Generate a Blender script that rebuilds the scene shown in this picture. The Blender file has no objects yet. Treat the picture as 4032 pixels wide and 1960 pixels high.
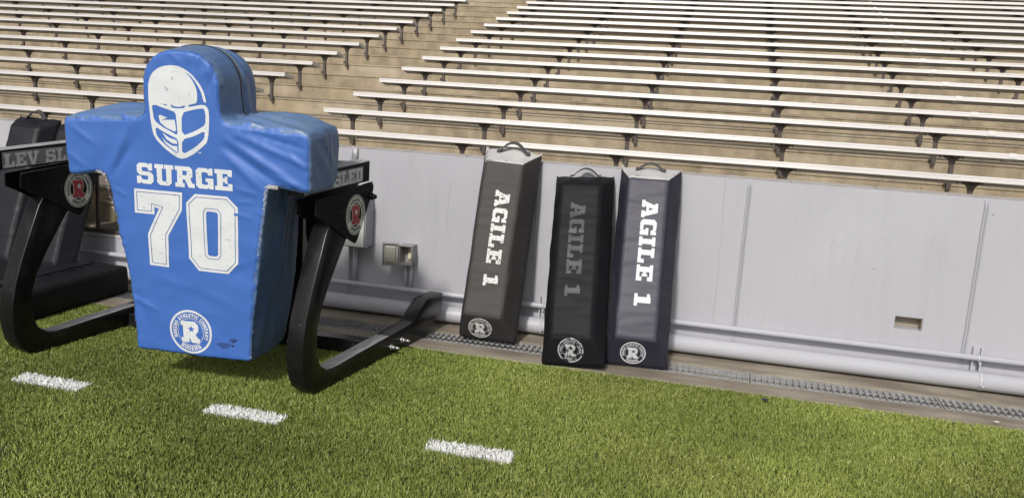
import bpy, bmesh, math, random
import numpy as np
from mathutils import Vector, Matrix
from mathutils.bvhtree import BVHTree
from mathutils.geometry import tessellate_polygon
from mathutils import noise as mnoise
random.seed(7)
R = math.radians
sc = bpy.context.scene
col = sc.collection

# ------------------------------------------------------------------ camera
cam_d = bpy.data.cameras.new('camera'); cam = bpy.data.objects.new('camera', cam_d); col.objects.link(cam)
cam_d.sensor_width = 36; cam_d.lens = 3328.34 / 4032 * 36; cam_d.clip_end = 500; cam_d.clip_start = .05
def cam_axes(yaw, pit, rol):
    cy, sy, cp, sp = math.cos(yaw), math.sin(yaw), math.cos(pit), math.sin(pit)
    f = Vector((sy*cp, cy*cp, sp)); r = Vector((cy, -sy, 0)); u = r.cross(f)
    c, s = math.cos(rol), math.sin(rol)
    return c*r + s*u, -s*r + c*u, f
_r, _u, _f = cam_axes(-.2408, -.1811, .0599)
m = Matrix((_r, _u, -_f)).transposed().to_4x4(); m.translation = Vector((2.8468, -5.2834, 1.5313))
cam.matrix_world = m
sc.camera = cam

# ------------------------------------------------------------------ light (stadium light treated as one distant source + soft sky)
SUN_DIR = Vector((-.08, -1.0, .80)).normalized()       # towards the light
el = math.asin(SUN_DIR.z); az = math.atan2(SUN_DIR.x, SUN_DIR.y)
w = bpy.data.worlds.new('World'); sc.world = w; w.use_nodes = True
nt = w.node_tree; bg = nt.nodes['Background']
sky = nt.nodes.new('ShaderNodeTexSky'); sky.sky_type = 'NISHITA'; sky.sun_disc = False
sky.sun_elevation = el; sky.sun_rotation = az; sky.air_density = .6; sky.dust_density = 3.0; sky.ozone_density = .4
hs = nt.nodes.new('ShaderNodeHueSaturation'); hs.inputs['Saturation'].default_value = .3
nt.links.new(sky.outputs[0], hs.inputs['Color']); nt.links.new(hs.outputs[0], bg.inputs[0])
bg.inputs[1].default_value = .11
sd = bpy.data.lights.new('sun', 'SUN'); sd.energy = 2.9; sd.angle = R(5); sd.color = (1, .97, .925)
so = bpy.data.objects.new('sun', sd); col.objects.link(so)
so.rotation_euler = SUN_DIR.to_track_quat('Z', 'Y').to_euler(); so.location = (-4, -10, 8)
sc.view_settings.view_transform = 'Standard'; sc.view_settings.look = 'None'
sc.view_settings.exposure = -0.12; sc.view_settings.gamma = 1

# ------------------------------------------------------------------ helpers
def tag(o, label=None, cat=None, group=None, kind=None):
    if label: o['label'] = label
    if cat: o['category'] = cat
    if group: o['group'] = group
    if kind: o['kind'] = kind
    return o
def empty(name, loc=(0, 0, 0), rot=(0, 0, 0)):
    o = bpy.data.objects.new(name, None); col.objects.link(o)
    o.location = loc; o.rotation_euler = rot; o.empty_display_size = .1
    return o
def link(name, me, mat, parent=None):
    o = bpy.data.objects.new(name, me); col.objects.link(o)
    if mat:
        for q in (mat if isinstance(mat, (list, tuple)) else [mat]): me.materials.append(q)
    if parent: o.parent = parent
    return o
def from_bm(name, bm, mat, parent=None, smooth=False):
    me = bpy.data.meshes.new(name); bm.to_mesh(me); bm.free()
    if smooth:
        for p in me.polygons: p.use_smooth = True
    return link(name, me, mat, parent)
def box(bm, x0, x1, y0, y1, z0, z1, bev=0, seg=2, M=None):
    v = [bm.verts.new(p) for p in ((x0,y0,z0),(x1,y0,z0),(x1,y1,z0),(x0,y1,z0),(x0,y0,z1),(x1,y0,z1),(x1,y1,z1),(x0,y1,z1))]
    fs = [bm.faces.new([v[i] for i in f]) for f in ((3,2,1,0),(4,5,6,7),(0,1,5,4),(1,2,6,5),(2,3,7,6),(3,0,4,7))]
    if bev:
        es = list({e for f in fs for e in f.edges})
        r = bmesh.ops.bevel(bm, geom=es, offset=bev, segments=seg, affect='EDGES', profile=.5)
        v = list({q for f in r['faces'] for q in f.verts} | {q for q in v if q.is_valid})
    if M:
        for q in v: q.co = M @ q.co
    return v
def cyl(bm, a, b, r, n=16, r2=None, caps=True):
    a = Vector(a); b = Vector(b); d = (b - a).normalized()
    t = d.orthogonal().normalized(); s = d.cross(t); r2 = r if r2 is None else r2
    A = [bm.verts.new(a + r*(math.cos(k*2*math.pi/n)*t + math.sin(k*2*math.pi/n)*s)) for k in range(n)]
    B = [bm.verts.new(b + r2*(math.cos(k*2*math.pi/n)*t + math.sin(k*2*math.pi/n)*s)) for k in range(n)]
    for k in range(n): 
        f = bm.faces.new((A[k], A[(k+1) % n], B[(k+1) % n], B[k])); f.smooth = True
    if caps: bm.faces.new(A[::-1]); bm.faces.new(B)
def prism(bm, pts, fn, d0, d1, bev=0, seg=2):
    """polygon pts (a,b) extruded between d0,d1; fn(a,b,d)->xyz"""
    A = [bm.verts.new(fn(a, b, d0)) for a, b in pts]; B = [bm.verts.new(fn(a, b, d1)) for a, b in pts]
    n = len(pts); fs = [bm.faces.new(A), bm.faces.new(B[::-1])]
    for k in range(n): fs.append(bm.faces.new((A[k], B[k], B[(k+1) % n], A[(k+1) % n])))
    bmesh.ops.recalc_face_normals(bm, faces=fs)
    if bev:
        es = list({e for f in fs[:2] for e in f.edges})
        bmesh.ops.bevel(bm, geom=es, offset=bev, segments=seg, affect='EDGES', profile=.5)
    return fs
def tube(bm, pts, r, n=10):
    pts = [Vector(p) for p in pts]; rings = []
    for i, p in enumerate(pts):
        d = ((pts[min(i+1, len(pts)-1)] - p).normalized() + (p - pts[max(i-1, 0)]).normalized()).normalized()
        t = Vector((0, 0, 1)) if abs(d.z) < .9 else Vector((1, 0, 0))
        t = (t - d*t.dot(d)).normalized(); s = d.cross(t)
        rings.append([bm.verts.new(p + r*(math.cos(k*2*math.pi/n)*t + math.sin(k*2*math.pi/n)*s)) for k in range(n)])
    for a, b in zip(rings, rings[1:]):
        for k in range(n):
            f = bm.faces.new((a[k], a[(k+1) % n], b[(k+1) % n], b[k])); f.smooth = True
    bm.faces.new(rings[0][::-1]); bm.faces.new(rings[-1])
def smooth_angle(o, ang=35):
    me = o.data
    for p in me.polygons: p.use_smooth = True
    bm = bmesh.new(); bm.from_mesh(me)
    for e in bm.edges:
        if len(e.link_faces) == 2 and e.calc_face_angle(0) > R(ang): e.smooth = False
    bm.to_mesh(me); bm.free()

# ------------------------------------------------------------------ materials
def mat(name, c, rough=.6, metal=0, c2=None, nscale=5, nmix=.5, detail=6, bump=0, bscale=60, bdist=.005, spec=.5,
        coat=0, speck=None, stretch=None, wear=None):
    m = bpy.data.materials.new(name); m.use_nodes = True
    N = m.node_tree.nodes; L = m.node_tree.links; p = N['Principled BSDF']
    p.inputs['Roughness'].default_value = rough; p.inputs['Metallic'].default_value = metal
    p.inputs['Specular IOR Level'].default_value = spec; p.inputs['Coat Weight'].default_value = coat
    p.inputs['Coat Roughness'].default_value = .25
    tc = N.new('ShaderNodeTexCoord'); vec = tc.outputs['Object']
    if stretch:
        mp = N.new('ShaderNodeMapping'); mp.inputs['Scale'].default_value = stretch; L.new(vec, mp.inputs[0]); vec = mp.outputs[0]
    out = None
    def mixc(fac, a, b):
        x = N.new('ShaderNodeMix'); x.data_type = 'RGBA'
        L.new(fac, x.inputs['Factor'])
        for s, v in ((x.inputs['A'], a), (x.inputs['B'], b)):
            if isinstance(v, tuple): s.default_value = (*v, 1)
            else: L.new(v, s)
        return x.outputs['Result']
    def noise(sc_, det, lo, hi):
        n = N.new('ShaderNodeTexNoise'); n.inputs['Scale'].default_value = sc_; n.inputs['Detail'].default_value = det
        L.new(vec, n.inputs['Vector'])
        r = N.new('ShaderNodeMapRange'); r.inputs['From Min'].default_value = lo; r.inputs['From Max'].default_value = hi
        L.new(n.outputs['Fac'], r.inputs['Value']); return r.outputs[0], n.outputs['Fac']
    base = c
    if c2:
        f, raw = noise(nscale, detail, .5 - nmix/2, .5 + nmix/2)
        base = mixc(f, c, c2)
    if speck:
        cs, ss, lo, hi = speck
        f, raw = noise(ss, 2, lo, hi); base = mixc(f, base, cs)
    if wear:      # patches where print has flaked away: colour, scale, lo, hi
        cs, ss, lo, hi = wear
        f, raw = noise(ss, 5, lo, hi); base = mixc(f, base, cs)
    if isinstance(base, tuple): p.inputs['Base Color'].default_value = (*base, 1)
    else: L.new(base, p.inputs['Base Color'])
    if bump:
        n = N.new('ShaderNodeTexNoise'); n.inputs['Scale'].default_value = bscale; n.inputs['Detail'].default_value = 6
        L.new(vec, n.inputs['Vector'])
        b = N.new('ShaderNodeBump'); b.inputs['Strength'].default_value = bump; b.inputs['Distance'].default_value = bdist
        L.new(n.outputs['Fac'], b.inputs['Height']); L.new(b.outputs[0], p.inputs['Normal'])
    return m
M = {}
M['wall'] = mat('wall_paint', (.43,.425,.46), .6, c2=(.46,.456,.49), nscale=1.6, nmix=.5, bump=.25, bscale=45, bdist=.004, speck=((.3,.29,.28), 28, .73, .76))
def add_streaks(m, sc1=(5,5,.5), col_=(.30,.29,.30), lo=.52, hi=.80, amt=.35):
    N = m.node_tree.nodes; L = m.node_tree.links; p = N['Principled BSDF']; src = p.inputs['Base Color'].links[0].from_socket
    tc = N.new('ShaderNodeTexCoord'); mp = N.new('ShaderNodeMapping'); mp.inputs['Scale'].default_value = sc1
    n = N.new('ShaderNodeTexNoise'); n.inputs['Scale'].default_value = 1.7; n.inputs['Detail'].default_value = 8; n.inputs['Roughness'].default_value = .65
    r = N.new('ShaderNodeMapRange'); r.inputs['From Min'].default_value = lo; r.inputs['From Max'].default_value = hi; r.inputs['To Max'].default_value = amt
    x = N.new('ShaderNodeMix'); x.data_type = 'RGBA'; x.inputs['B'].default_value = (*col_, 1)
    L.new(tc.outputs['Object'], mp.inputs[0]); L.new(mp.outputs[0], n.inputs['Vector']); L.new(n.outputs['Fac'], r.inputs['Value'])
    L.new(r.outputs[0], x.inputs['Factor']); L.new(src, x.inputs['A']); L.new(x.outputs['Result'], p.inputs['Base Color'])
add_streaks(M['wall'])
add_streaks(M['wall'], (.9,.9,.7), (.54,.54,.57), .5, .66, .3)
M['joint'] = mat('joint_paint', (.40,.40,.43), .55, bump=.3, bscale=60)
M['pipe'] = mat('pipe_paint', (.47,.47,.51), .42, c2=(.5,.5,.53), nscale=3, bump=.1, bscale=30)
M['conc'] = mat('tan_concrete', (.40,.325,.215), .88, c2=(.25,.20,.135), nscale=3.2, nmix=.36, detail=12, bump=.7, bscale=90, bdist=.008, speck=((.13,.10,.07), 42, .66, .72), stretch=(1.6,.6,.7))
add_streaks(M['conc'], (3,3,.9), (.15,.125,.095), .5, .78, .55)
add_streaks(M['conc'], (.5,.5,1.2), (.56,.48,.36), .5, .66, .5)
M['tread'] = mat('shade_tinted_tread_concrete', (.29,.25,.19), .9, c2=(.17,.145,.11), nscale=3, nmix=.3, detail=10, bump=.5, bscale=70)  # darker than the risers: shade below the benches put into the tread colour
M['conc2'] = mat('grey_concrete', (.34,.30,.235), .85, c2=(.19,.16,.12), nscale=3.2, nmix=.3, detail=12, bump=.6, bscale=80, bdist=.006, speck=((.13,.105,.075), 70, .64, .72), stretch=(.7,2.2,1))
M['alu'] = mat('aluminium_plank', (.68,.655,.63), .42, metal=0.1, c2=(.55,.53,.505), nscale=1.3, nmix=.4, stretch=(.7,9,9), bump=.05, speck=((.40,.37,.33), 22, .70, .75))
M['alushade'] = mat('shade_tinted_underside', (.38,.36,.335), .6, c2=(.28,.265,.245), nscale=2, stretch=(.6,6,6))  # same plank metal, with the shade underneath painted into its colour
M['alud'] = mat('plank_end_cap', (.76,.73,.67), .5, speck=((.3,.27,.22), 30, .6, .66))
M['rust'] = mat('brown_post_paint', (.11,.085,.072), .6, c2=(.055,.044,.04), nscale=9, bump=.4, bscale=90)
M['galv'] = mat('galvanised_steel', (.50,.50,.49), .45, metal=.35, c2=(.34,.34,.34), nscale=14, bump=.2)
M['pit'] = mat('drain_channel', (.36,.34,.30), .8, c2=(.2,.18,.15), nscale=9)
M['pitd'] = mat('dark_drain_bed', (.02,.018,.015), .9)  # near-black colour for the channel bottom
M['steel'] = mat('black_powder_coat', (.008,.0075,.008), .24, c2=(.012,.011,.011), nscale=4, spec=.3, bump=.06, bscale=120, speck=((.15,.14,.13), 60, .74, .77))
M['steellit'] = mat('steel_top_highlight', (.48,.475,.47), .4, metal=.0, c2=(.24,.235,.235), nscale=7, nmix=.35, stretch=(8,1.2,8), bump=.15)  # pale colour stands in for light on the runner and beam tops
M['zinc'] = mat('zinc_bolt', (.6,.6,.58), .35, metal=.8)
M['blue'] = mat('blue_vinyl_front', (.048,.14,.47), .5, c2=(.056,.155,.48), nscale=3, bump=.10, bscale=260, bdist=.002, speck=((.03,.07,.2), 60, .74, .78))
M['blued'] = mat('slate_blue_vinyl_side', (.085,.165,.36), .42, c2=(.15,.22,.33), nscale=4, nmix=.45, detail=9, bump=.25, bscale=50, bdist=.004, speck=((.03,.055,.12), 26, .70, .76))
M['bodyside'] = mat('shaded_scuffed_navy_gusset', (.05,.105,.24), .45, c2=(.085,.13,.20), nscale=3.5, nmix=.4, detail=10, bump=.3, bscale=40, bdist=.004, speck=((.10,.11,.11), 30, .66, .74))  # scuffed blue, darkened to paint shade on the lower body sides
M['print'] = mat('white_print', (.72,.735,.74), .5, c2=(.66,.685,.70), nscale=8, speck=((.36,.41,.50), 48, .675, .715))
M['printline'] = mat('blue_print_line', (.03,.09,.30), .5)
M['fray'] = mat('white_fray', (.75,.75,.72), .9)
M['zip'] = mat('brass_zip', (.52,.48,.37), .5, metal=.0, c2=(.20,.19,.16), nscale=3, stretch=(60,60,60))
M['seam'] = mat('dark_seam', (.01,.014,.03), .7)
def vinyl(n, c, c2, **k): return mat(n, c, k.pop('rough', .42), c2=c2, nscale=5, nmix=.5, bump=.22, bscale=9, bdist=.010, speck=((.35,.34,.33), 90, .79, .8), **k)
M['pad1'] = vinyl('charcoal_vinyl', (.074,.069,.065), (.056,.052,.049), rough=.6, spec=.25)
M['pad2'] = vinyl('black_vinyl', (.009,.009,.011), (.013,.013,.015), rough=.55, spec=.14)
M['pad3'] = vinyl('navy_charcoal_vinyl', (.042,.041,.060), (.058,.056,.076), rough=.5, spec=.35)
M['padside1'] = vinyl('charcoal_vinyl_shaded_side', (.027,.025,.025), (.036,.034,.033), rough=.55, spec=.3)  # same vinyl as the charcoal front, darkened as painted side shade
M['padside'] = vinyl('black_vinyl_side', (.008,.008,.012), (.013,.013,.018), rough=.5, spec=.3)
M['padside3'] = vinyl('navy_vinyl_shaded_side', (.020,.020,.031), (.028,.028,.042), rough=.5, spec=.3)  # navy pad's own vinyl with shade painted in for its sides
M['padtop'] = vinyl('pale_top_vinyl', (.58,.57,.56), (.45,.44,.43), rough=.4)  # paler colour, used on the pad tops only
M['strap'] = mat('webbing', (.06,.056,.056), .8, c2=(.11,.105,.105), nscale=30, bump=.4, bscale=200)
M['print3'] = mat('bright_pad_print', (.68,.68,.71), .5, c2=(.60,.60,.63), nscale=20, speck=((.30,.30,.34), 80, .68, .72))
M['print1'] = mat('cracked_pad_print', (.66,.65,.64), .5, wear=((.13,.125,.12), 100, .585, .63))
M['print2'] = mat('flaked_pad_print', (.018,.018,.021), .5, wear=((.010,.010,.012), 75, .46, .55))
M['print2e'] = mat('flaked_emblem_print', (.45,.45,.46), .5, wear=((.02,.02,.022), 40, .52, .62))
M['cream'] = mat('cream_decal', (.80,.81,.72), .5, c2=(.66,.67,.59), nscale=9)
M['red'] = mat('red_decal', (.42,.05,.06), .5)
M['ink'] = mat('dark_decal_ink', (.05,.055,.045), .6)
M['silver'] = mat('silver_decal', (.78,.78,.78), .45, c2=(.55,.55,.55), nscale=14)
M['panelgrey'] = mat('grey_decal_ground', (.24,.235,.235), .5)
M['boxgrey'] = mat('grey_cabinet', (.34,.34,.36), .5, c2=(.3,.3,.32), nscale=6)
M['boxwhite'] = mat('white_cabinet_door', (.78,.80,.76), .45)
M['boxpl'] = mat('outlet_housing', (.33,.32,.31), .5, c2=(.24,.235,.23), nscale=20)
M['lid'] = mat('smoky_lid', (.36,.34,.29), .3, c2=(.27,.26,.24), nscale=9)
M['ivory'] = mat('ivory_socket', (.80,.74,.50), .4)
M['black'] = mat('black_holes', (.01,.01,.01), .6)
add_streaks(M['steel'], (3,3,3), (.045,.042,.04), .52, .75, .6)
add_streaks(M['pipe'], (.6,5,5), (.36,.35,.35), .55, .8, .4)
M['turfwhite'] = mat('white_turf_fibre', (.90,.90,.88), .6)

# turf blade material: tone attribute per blade, mixed with broad wear patches
def turf_mat():
    m = bpy.data.materials.new('turf_fibre'); m.use_nodes = True
    N = m.node_tree.nodes; L = m.node_tree.links; p = N['Principled BSDF']
    p.inputs['Roughness'].default_value = .45; p.inputs['Specular IOR Level'].default_value = .35
    at = N.new('ShaderNodeAttribute'); at.attribute_name = 'tone'
    cr = N.new('ShaderNodeValToRGB'); e = cr.color_ramp.elements
    e[0].position = 0; e[0].color = (.11,.145,.034,1); e[1].position = 1; e[1].color = (.60,.60,.30,1)
    for pos, c in ((.35, (.175,.215,.046,1)), (.7, (.25,.285,.07,1)), (.9, (.40,.41,.15,1))):
        x = e.new(pos); x.color = c
    L.new(at.outputs['Fac'], cr.inputs[0])
    tc = N.new('ShaderNodeTexCoord'); n = N.new('ShaderNodeTexNoise'); n.inputs['Scale'].default_value = .75; n.inputs['Detail'].default_value = 4
    L.new(tc.outputs['Object'], n.inputs['Vector'])
    r = N.new('ShaderNodeMapRange'); r.inputs['From Min'].default_value = .35; r.inputs['From Max'].default_value = .65
    r.inputs['To Min'].default_value = .88; r.inputs['To Max'].default_value = 1.5
    L.new(n.outputs['Fac'], r.inputs['Value'])
    x = N.new('ShaderNodeVectorMath'); x.operation = 'SCALE'; L.new(cr.outputs[0], x.inputs[0]); L.new(r.outputs[0], x.inputs['Scale'])
    L.new(x.outputs[0], p.inputs['Base Color'])
    return m
M['turf'] = turf_mat()
M['turfbase'] = mat('turf_backing', (.045,.06,.018), .9, c2=(.075,.09,.03), nscale=90, nmix=.3, bump=.8, bscale=180, bdist=.01)

# ------------------------------------------------------------------ slab lettering
G = {
'A': (9, [(0,0),(3.6,0),(3.6,2),(3,2),(3.25,2.9),(5.75,2.9),(6,2),(5.4,2),(5.4,0),(9,0),(9,2),(8.4,2),(6.3,10),(1.6,10),(1.6,8.2),(2.4,8.2),(.6,2),(0,2)], [(3.7,4.5),(5.3,4.5),(4.5,7.4)]),
'C': (8, [(1.4,0),(6.6,0),(8,1.4),(8,3.4),(5.4,3.4),(5.4,2.4),(5,2),(3.2,2),(2.7,2.5),(2.7,7.5),(3.2,8),(5,8),(5.6,7.4),(5.6,6.6),(7.8,6.6),(7.8,10),(6.3,10),(5.9,9.3),(5,10),(1.4,10),(0,8.6),(0,1.4)], None),
'D': (8.2, [(0,0),(6.8,0),(8.2,1.4),(8.2,8.6),(6.8,10),(0,10),(0,8),(1,8),(1,2),(0,2)], [(3.6,2),(5.1,2),(5.6,2.5),(5.6,7.5),(5.1,8),(3.6,8)]),
'E': (8, [(0,0),(8,0),(8,3.4),(6,3.4),(6,2),(3.6,2),(3.6,4.1),(4.6,4.1),(4.6,3.3),(5.8,3.3),(5.8,6.7),(4.6,6.7),(4.6,5.9),(3.6,5.9),(3.6,8),(6,8),(6,6.8),(8,6.8),(8,10),(0,10),(0,8),(1,8),(1,2),(0,2)], None),
'G': (8, [(1.4,0),(5,0),(5.8,.7),(5.9,0),(8,0),(8,5.2),(4.4,5.2),(4.4,3.4),(5.4,3.4),(5.4,2.4),(5,2),(3.2,2),(2.7,2.5),(2.7,7.5),(3.2,8),(5,8),(5.6,7.4),(5.6,6.6),(7.8,6.6),(7.8,10),(6.3,10),(5.9,9.3),(5,10),(1.4,10),(0,8.6),(0,1.4)], None),
'H': (9, [(0,0),(4,0),(4,2),(3.5,2),(3.5,4),(5.5,4),(5.5,2),(5,2),(5,0),(9,0),(9,2),(8,2),(8,8),(9,8),(9,10),(5,10),(5,8),(5.5,8),(5.5,6),(3.5,6),(3.5,8),(4,8),(4,10),(0,10),(0,8),(1,8),(1,2),(0,2)], None),
'I': (4.6, [(0,0),(4.6,0),(4.6,2),(3.6,2),(3.6,8),(4.6,8),(4.6,10),(0,10),(0,8),(1,8),(1,2),(0,2)], None),
'L': (7.6, [(0,0),(7.6,0),(7.6,4),(5.6,4),(5.6,2),(3.6,2),(3.6,8),(4.8,8),(4.8,10),(0,10),(0,8),(1,8),(1,2),(0,2)], None),
'M': (11, [(0,0),(3.8,0),(3.8,2),(3.2,2),(3.2,7),(5,0),(6,0),(7.8,7),(7.8,2),(7.2,2),(7.2,0),(11,0),(11,2),(10.2,2),(10.2,8),(11,8),(11,10),(7,10),(5.5,4.5),(4,10),(0,10),(0,8),(.8,8),(.8,2),(0,2)], None),
'N': (9, [(0,0),(3.8,0),(3.8,2),(3.1,2),(3.1,6.6),(6,0),(8.2,0),(8.2,8),(9,8),(9,10),(5.2,10),(5.2,8),(5.9,8),(5.9,4.4),(3.4,10),(0,10),(0,8),(.8,8),(.8,2),(0,2)], None),
'O': (8, [(1.4,0),(6.6,0),(8,1.4),(8,8.6),(6.6,10),(1.4,10),(0,8.6),(0,1.4)], [(2.7,2.5),(3.2,2),(4.8,2),(5.3,2.5),(5.3,7.5),(4.8,8),(3.2,8),(2.7,7.5)]),
'P': (8.2, [(0,0),(4.6,0),(4.6,2),(3.6,2),(3.6,3.6),(6.8,3.6),(8.2,5),(8.2,8.6),(6.8,10),(0,10),(0,8),(1,8),(1,2),(0,2)], [(3.6,5.6),(5.1,5.6),(5.6,6.1),(5.6,7.5),(5.1,8),(3.6,8)]),
'R': (9, [(0,0),(4.4,0),(4.4,2),(3.6,2),(3.6,3.8),(4.6,3.8),(6.2,0),(9,0),(9,2),(8,2),(7.1,4.3),(8.2,5.2),(8.2,8.7),(6.9,10),(0,10),(0,8),(1,8),(1,2),(0,2)], [(3.6,5.8),(5.2,5.8),(5.6,6.2),(5.6,7.6),(5.2,8),(3.6,8)]),
'S': (8, [(0,0),(1.5,0),(2,.7),(2.8,0),(6.7,0),(8,1.4),(8,4.5),(6.7,5.9),(2.6,6.1),(2.6,7.6),(3,8),(5,8),(5.6,7.3),(5.6,6.6),(7.6,6.6),(7.6,10),(6.2,10),(5.8,9.3),(5,10),(1.5,10),(.2,8.7),(.2,5.5),(1.5,4.1),(5.4,3.9),(5.4,2.4),(5,2),(2.9,2),(2.2,2.8),(2.2,3.6),(0,3.6)], None),
'T': (8, [(2,0),(6,0),(6,2),(5.2,2),(5.2,8),(6,8),(6,6.6),(8,6.6),(8,10),(0,10),(0,6.6),(2,6.6),(2,8),(2.8,8),(2.8,2),(2,2)], None),
'U': (9, [(2.4,0),(6.6,0),(8,1.4),(8,8),(9,8),(9,10),(4.7,10),(4.7,8),(5.5,8),(5.5,2.4),(5.1,2),(3.9,2),(3.5,2.4),(3.5,8),(4.3,8),(4.3,10),(0,10),(0,8),(1,8),(1,1.4)], None),
'V': (8.8, [(3.2,0),(5.8,0),(8,8),(8.8,8),(8.8,10),(5,10),(5,8),(5.8,8),(4.5,3),(3.2,8),(3.8,8),(3.8,10),(0,10),(0,8),(.8,8)], None),
'Y': (8.8, [(2.4,0),(6.4,0),(6.4,2),(5.6,2),(5.6,4),(7.9,8),(8.8,8),(8.8,10),(5,10),(5,8),(5.4,8),(4.4,5.9),(3.4,8),(3.8,8),(3.8,10),(0,10),(0,8),(.9,8),(3.2,4),(3.2,2),(2.4,2)], None),
'1': (5.4, [(0,0),(5.4,0),(5.4,2),(4,2),(4,10),(2.2,10),(0,9.2),(0,7.6),(1.4,7.6),(1.4,2),(0,2)], None),
' ': (4, None, None)}
def text_polys(s, fn, gap=.8):
    """fn maps glyph units (x, y) with total width known afterwards; returns list of (outer, holes)"""
    x = 0; out = []
    for ch in s:
        wd, o, h = G[ch]
        if o: out.append(([(x+a, b) for a, b in o], [[(x+a, b) for a, b in h]] if h else []))
        x += wd + gap
    W_ = x - gap
    return [([fn(a, b, W_) for a, b in o], [[fn(a, b, W_) for a, b in q] for q in h]) for o, h in out]
def text_box(s, x0, x1, y0, y1, gap=.8, shear=0):
    return text_polys(s, lambda a, b, W_: (x0 + a/W_*(x1-x0), y0 + b/10*(y1-y0) + shear*a/W_), gap)
def circle(r, n=64, t=0): return [(r*math.cos(2*math.pi*k/n), r*math.sin(2*math.pi*k/n)) for k in range(n)]
def arc_text(s, a0, a1, r_in, h, inward=False):
    tot = sum(G[c][0] + 1.2 for c in s); x = 0; out = []
    sx = None
    for ch in s:
        wd, o, hh = G[ch]
        mid = (x + wd/2)/tot; ang = a0 + (a1-a0)*mid
        kx = abs(a1-a0)*(r_in + h/2)/tot
        def f(a, b):
            u = (a - wd/2)*kx; v = b/10*h
            if inward:   # upright at the bottom of the ring
                rr = r_in + h - v; th = ang
                return (rr*math.cos(th) + u*-math.sin(th), rr*math.sin(th) + u*math.cos(th))
            rr = r_in + v
            return (rr*math.cos(ang) + u*math.sin(ang), rr*math.sin(ang) - u*math.cos(ang))
        if o: out.append(([f(a, b) for a, b in o], [[f(a, b) for a, b in hh]] if hh else []))
        x += wd + 1.2
    return out
R_BIG = [(0,0),(4.2,0),(4.2,2.6),(5.5,0),(9.6,0),(9.6,2.1),(8.7,2.1),(7.7,4.1),(9,5.6),(9,8.1),(7.2,10),(0,10),(0,7.8),(1,7.8),(1,2.2),(0,2.2)]
def big_r(k=1.0, grow=0):
    def f(a, b): return ((a-4.9)*.092*k, (b-5)*.1*k)
    pts = [f(a, b) for a, b in R_BIG]
    if grow:
        pts = offset_poly(pts, grow)
    return pts
def star(cx, cy, r):
    return [(cx + (r if k % 2 == 0 else r*.42)*math.sin(k*math.pi/5), cy + (r if k % 2 == 0 else r*.42)*math.cos(k*math.pi/5)) for k in range(10)]
def offset_poly(p, d):
    n = len(p); A = sum(p[i][0]*p[(i+1) % n][1] - p[(i+1) % n][0]*p[i][1] for i in range(n)); s = 1 if A > 0 else -1
    out = []
    for i in range(n):
        a, b, c = Vector(p[i-1]), Vector(p[i]), Vector(p[(i+1) % n])
        e1 = (b-a).normalized(); e2 = (c-b).normalized()
        n1 = Vector((e1.y, -e1.x))*s; n2 = Vector((e2.y, -e2.x))*s
        bis = n1 + n2; 
        if bis.length < .3: bis = n1
        q = b + bis/ max(bis.dot(n1), .35)*d
        out.append((q.x, q.y))
    return out
def emblem_light():
    n = 240; scal = [((.905+.022*math.cos(k*2*math.pi/n*60))*math.cos(2*math.pi*k/n), (.905+.022*math.cos(k*2*math.pi/n*60))*math.sin(2*math.pi*k/n)) for k in range(n)]
    L = [(circle(1, 80), [scal]), (circle(.625, 64), [circle(.60, 64)])]
    L += arc_text('ROGERS ATHLETIC COMPANY', R(205), R(-25), .68, .16)
    L += arc_text('ROGERS', R(232), R(308), .66, .19, True)
    L.append((big_r(.98), [star(.04, .13, .17)]))
    return L
def chaikin(p, it=1):
    for _ in range(it):
        q = []
        for i in range(len(p)):
            a, b = p[i], p[(i+1) % len(p)]
            q += [(a[0]*.8+b[0]*.2, a[1]*.8+b[1]*.2), (a[0]*.2+b[0]*.8, a[1]*.2+b[1]*.8)]
        p = q
    return p
def decal(name, polys, material, parent, bvh, O, U, V, off=.0016, step=.03, depth=.25, thick=0):
    """flat print: polygons (u,v) laid on the surface bvh, seen along U x V"""
    O, U, V = Vector(O), Vector(U).normalized(), Vector(V).normalized(); Nn = U.cross(V)
    bm = bmesh.new()
    for o, holes in polys:
        loops = [[Vector((a, b, 0)) for a, b in o]] + [[Vector((a, b, 0)) for a, b in h] for h in holes]
        tri = tessellate_polygon(loops); flat = [p for l in loops for p in l]
        vs = [bm.verts.new(p) for p in flat]
        for t in tri:
            try:
                f = bm.faces.new([vs[i] for i in t])
            except ValueError: pass
    bm.normal_update()
    for f in bm.faces:
        if f.normal.z < 0: f.normal_flip()
    if step:
        xs = [v.co.x for v in bm.verts]; ys = [v.co.y for v in bm.verts]
        for ax, lo, hi in ((0, min(xs), max(xs)), (1, min(ys), max(ys))):
            k = math.floor(lo/step)+1
            while k*step < hi:
                co = Vector((0, 0, 0)); co[ax] = k*step; no = Vector((0, 0, 0)); no[ax] = 1
                bmesh.ops.bisect_plane(bm, geom=bm.verts[:]+bm.edges[:]+bm.faces[:], plane_co=co, plane_no=no, dist=1e-6); k += 1
    for v in bm.verts:
        p = O + U*v.co.x + V*v.co.y
        if bvh:
            h = bvh.ray_cast(p + Nn*depth, -Nn, depth*2)
            if h[0] is not None: p = h[0]
        v.co = p + Nn*off
    o = from_bm(name, bm, material, parent)
    return o
def remesh(bm, voxel):
    me = bpy.data.meshes.new('tmp'); bm.to_mesh(me); bm.free()
    o = bpy.data.objects.new('tmp', me); col.objects.link(o)
    md = o.modifiers.new('r', 'REMESH'); md.mode = 'VOXEL'; md.voxel_size = voxel; md.adaptivity = 0
    s = o.modifiers.new('s', 'SMOOTH'); s.factor = .5; s.iterations = 3
    dg = bpy.context.evaluated_depsgraph_get(); dg.update()
    me2 = bpy.data.meshes.new_from_object(o.evaluated_get(dg))
    bpy.data.objects.remove(o); bpy.data.meshes.remove(me)
    return me2

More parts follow.
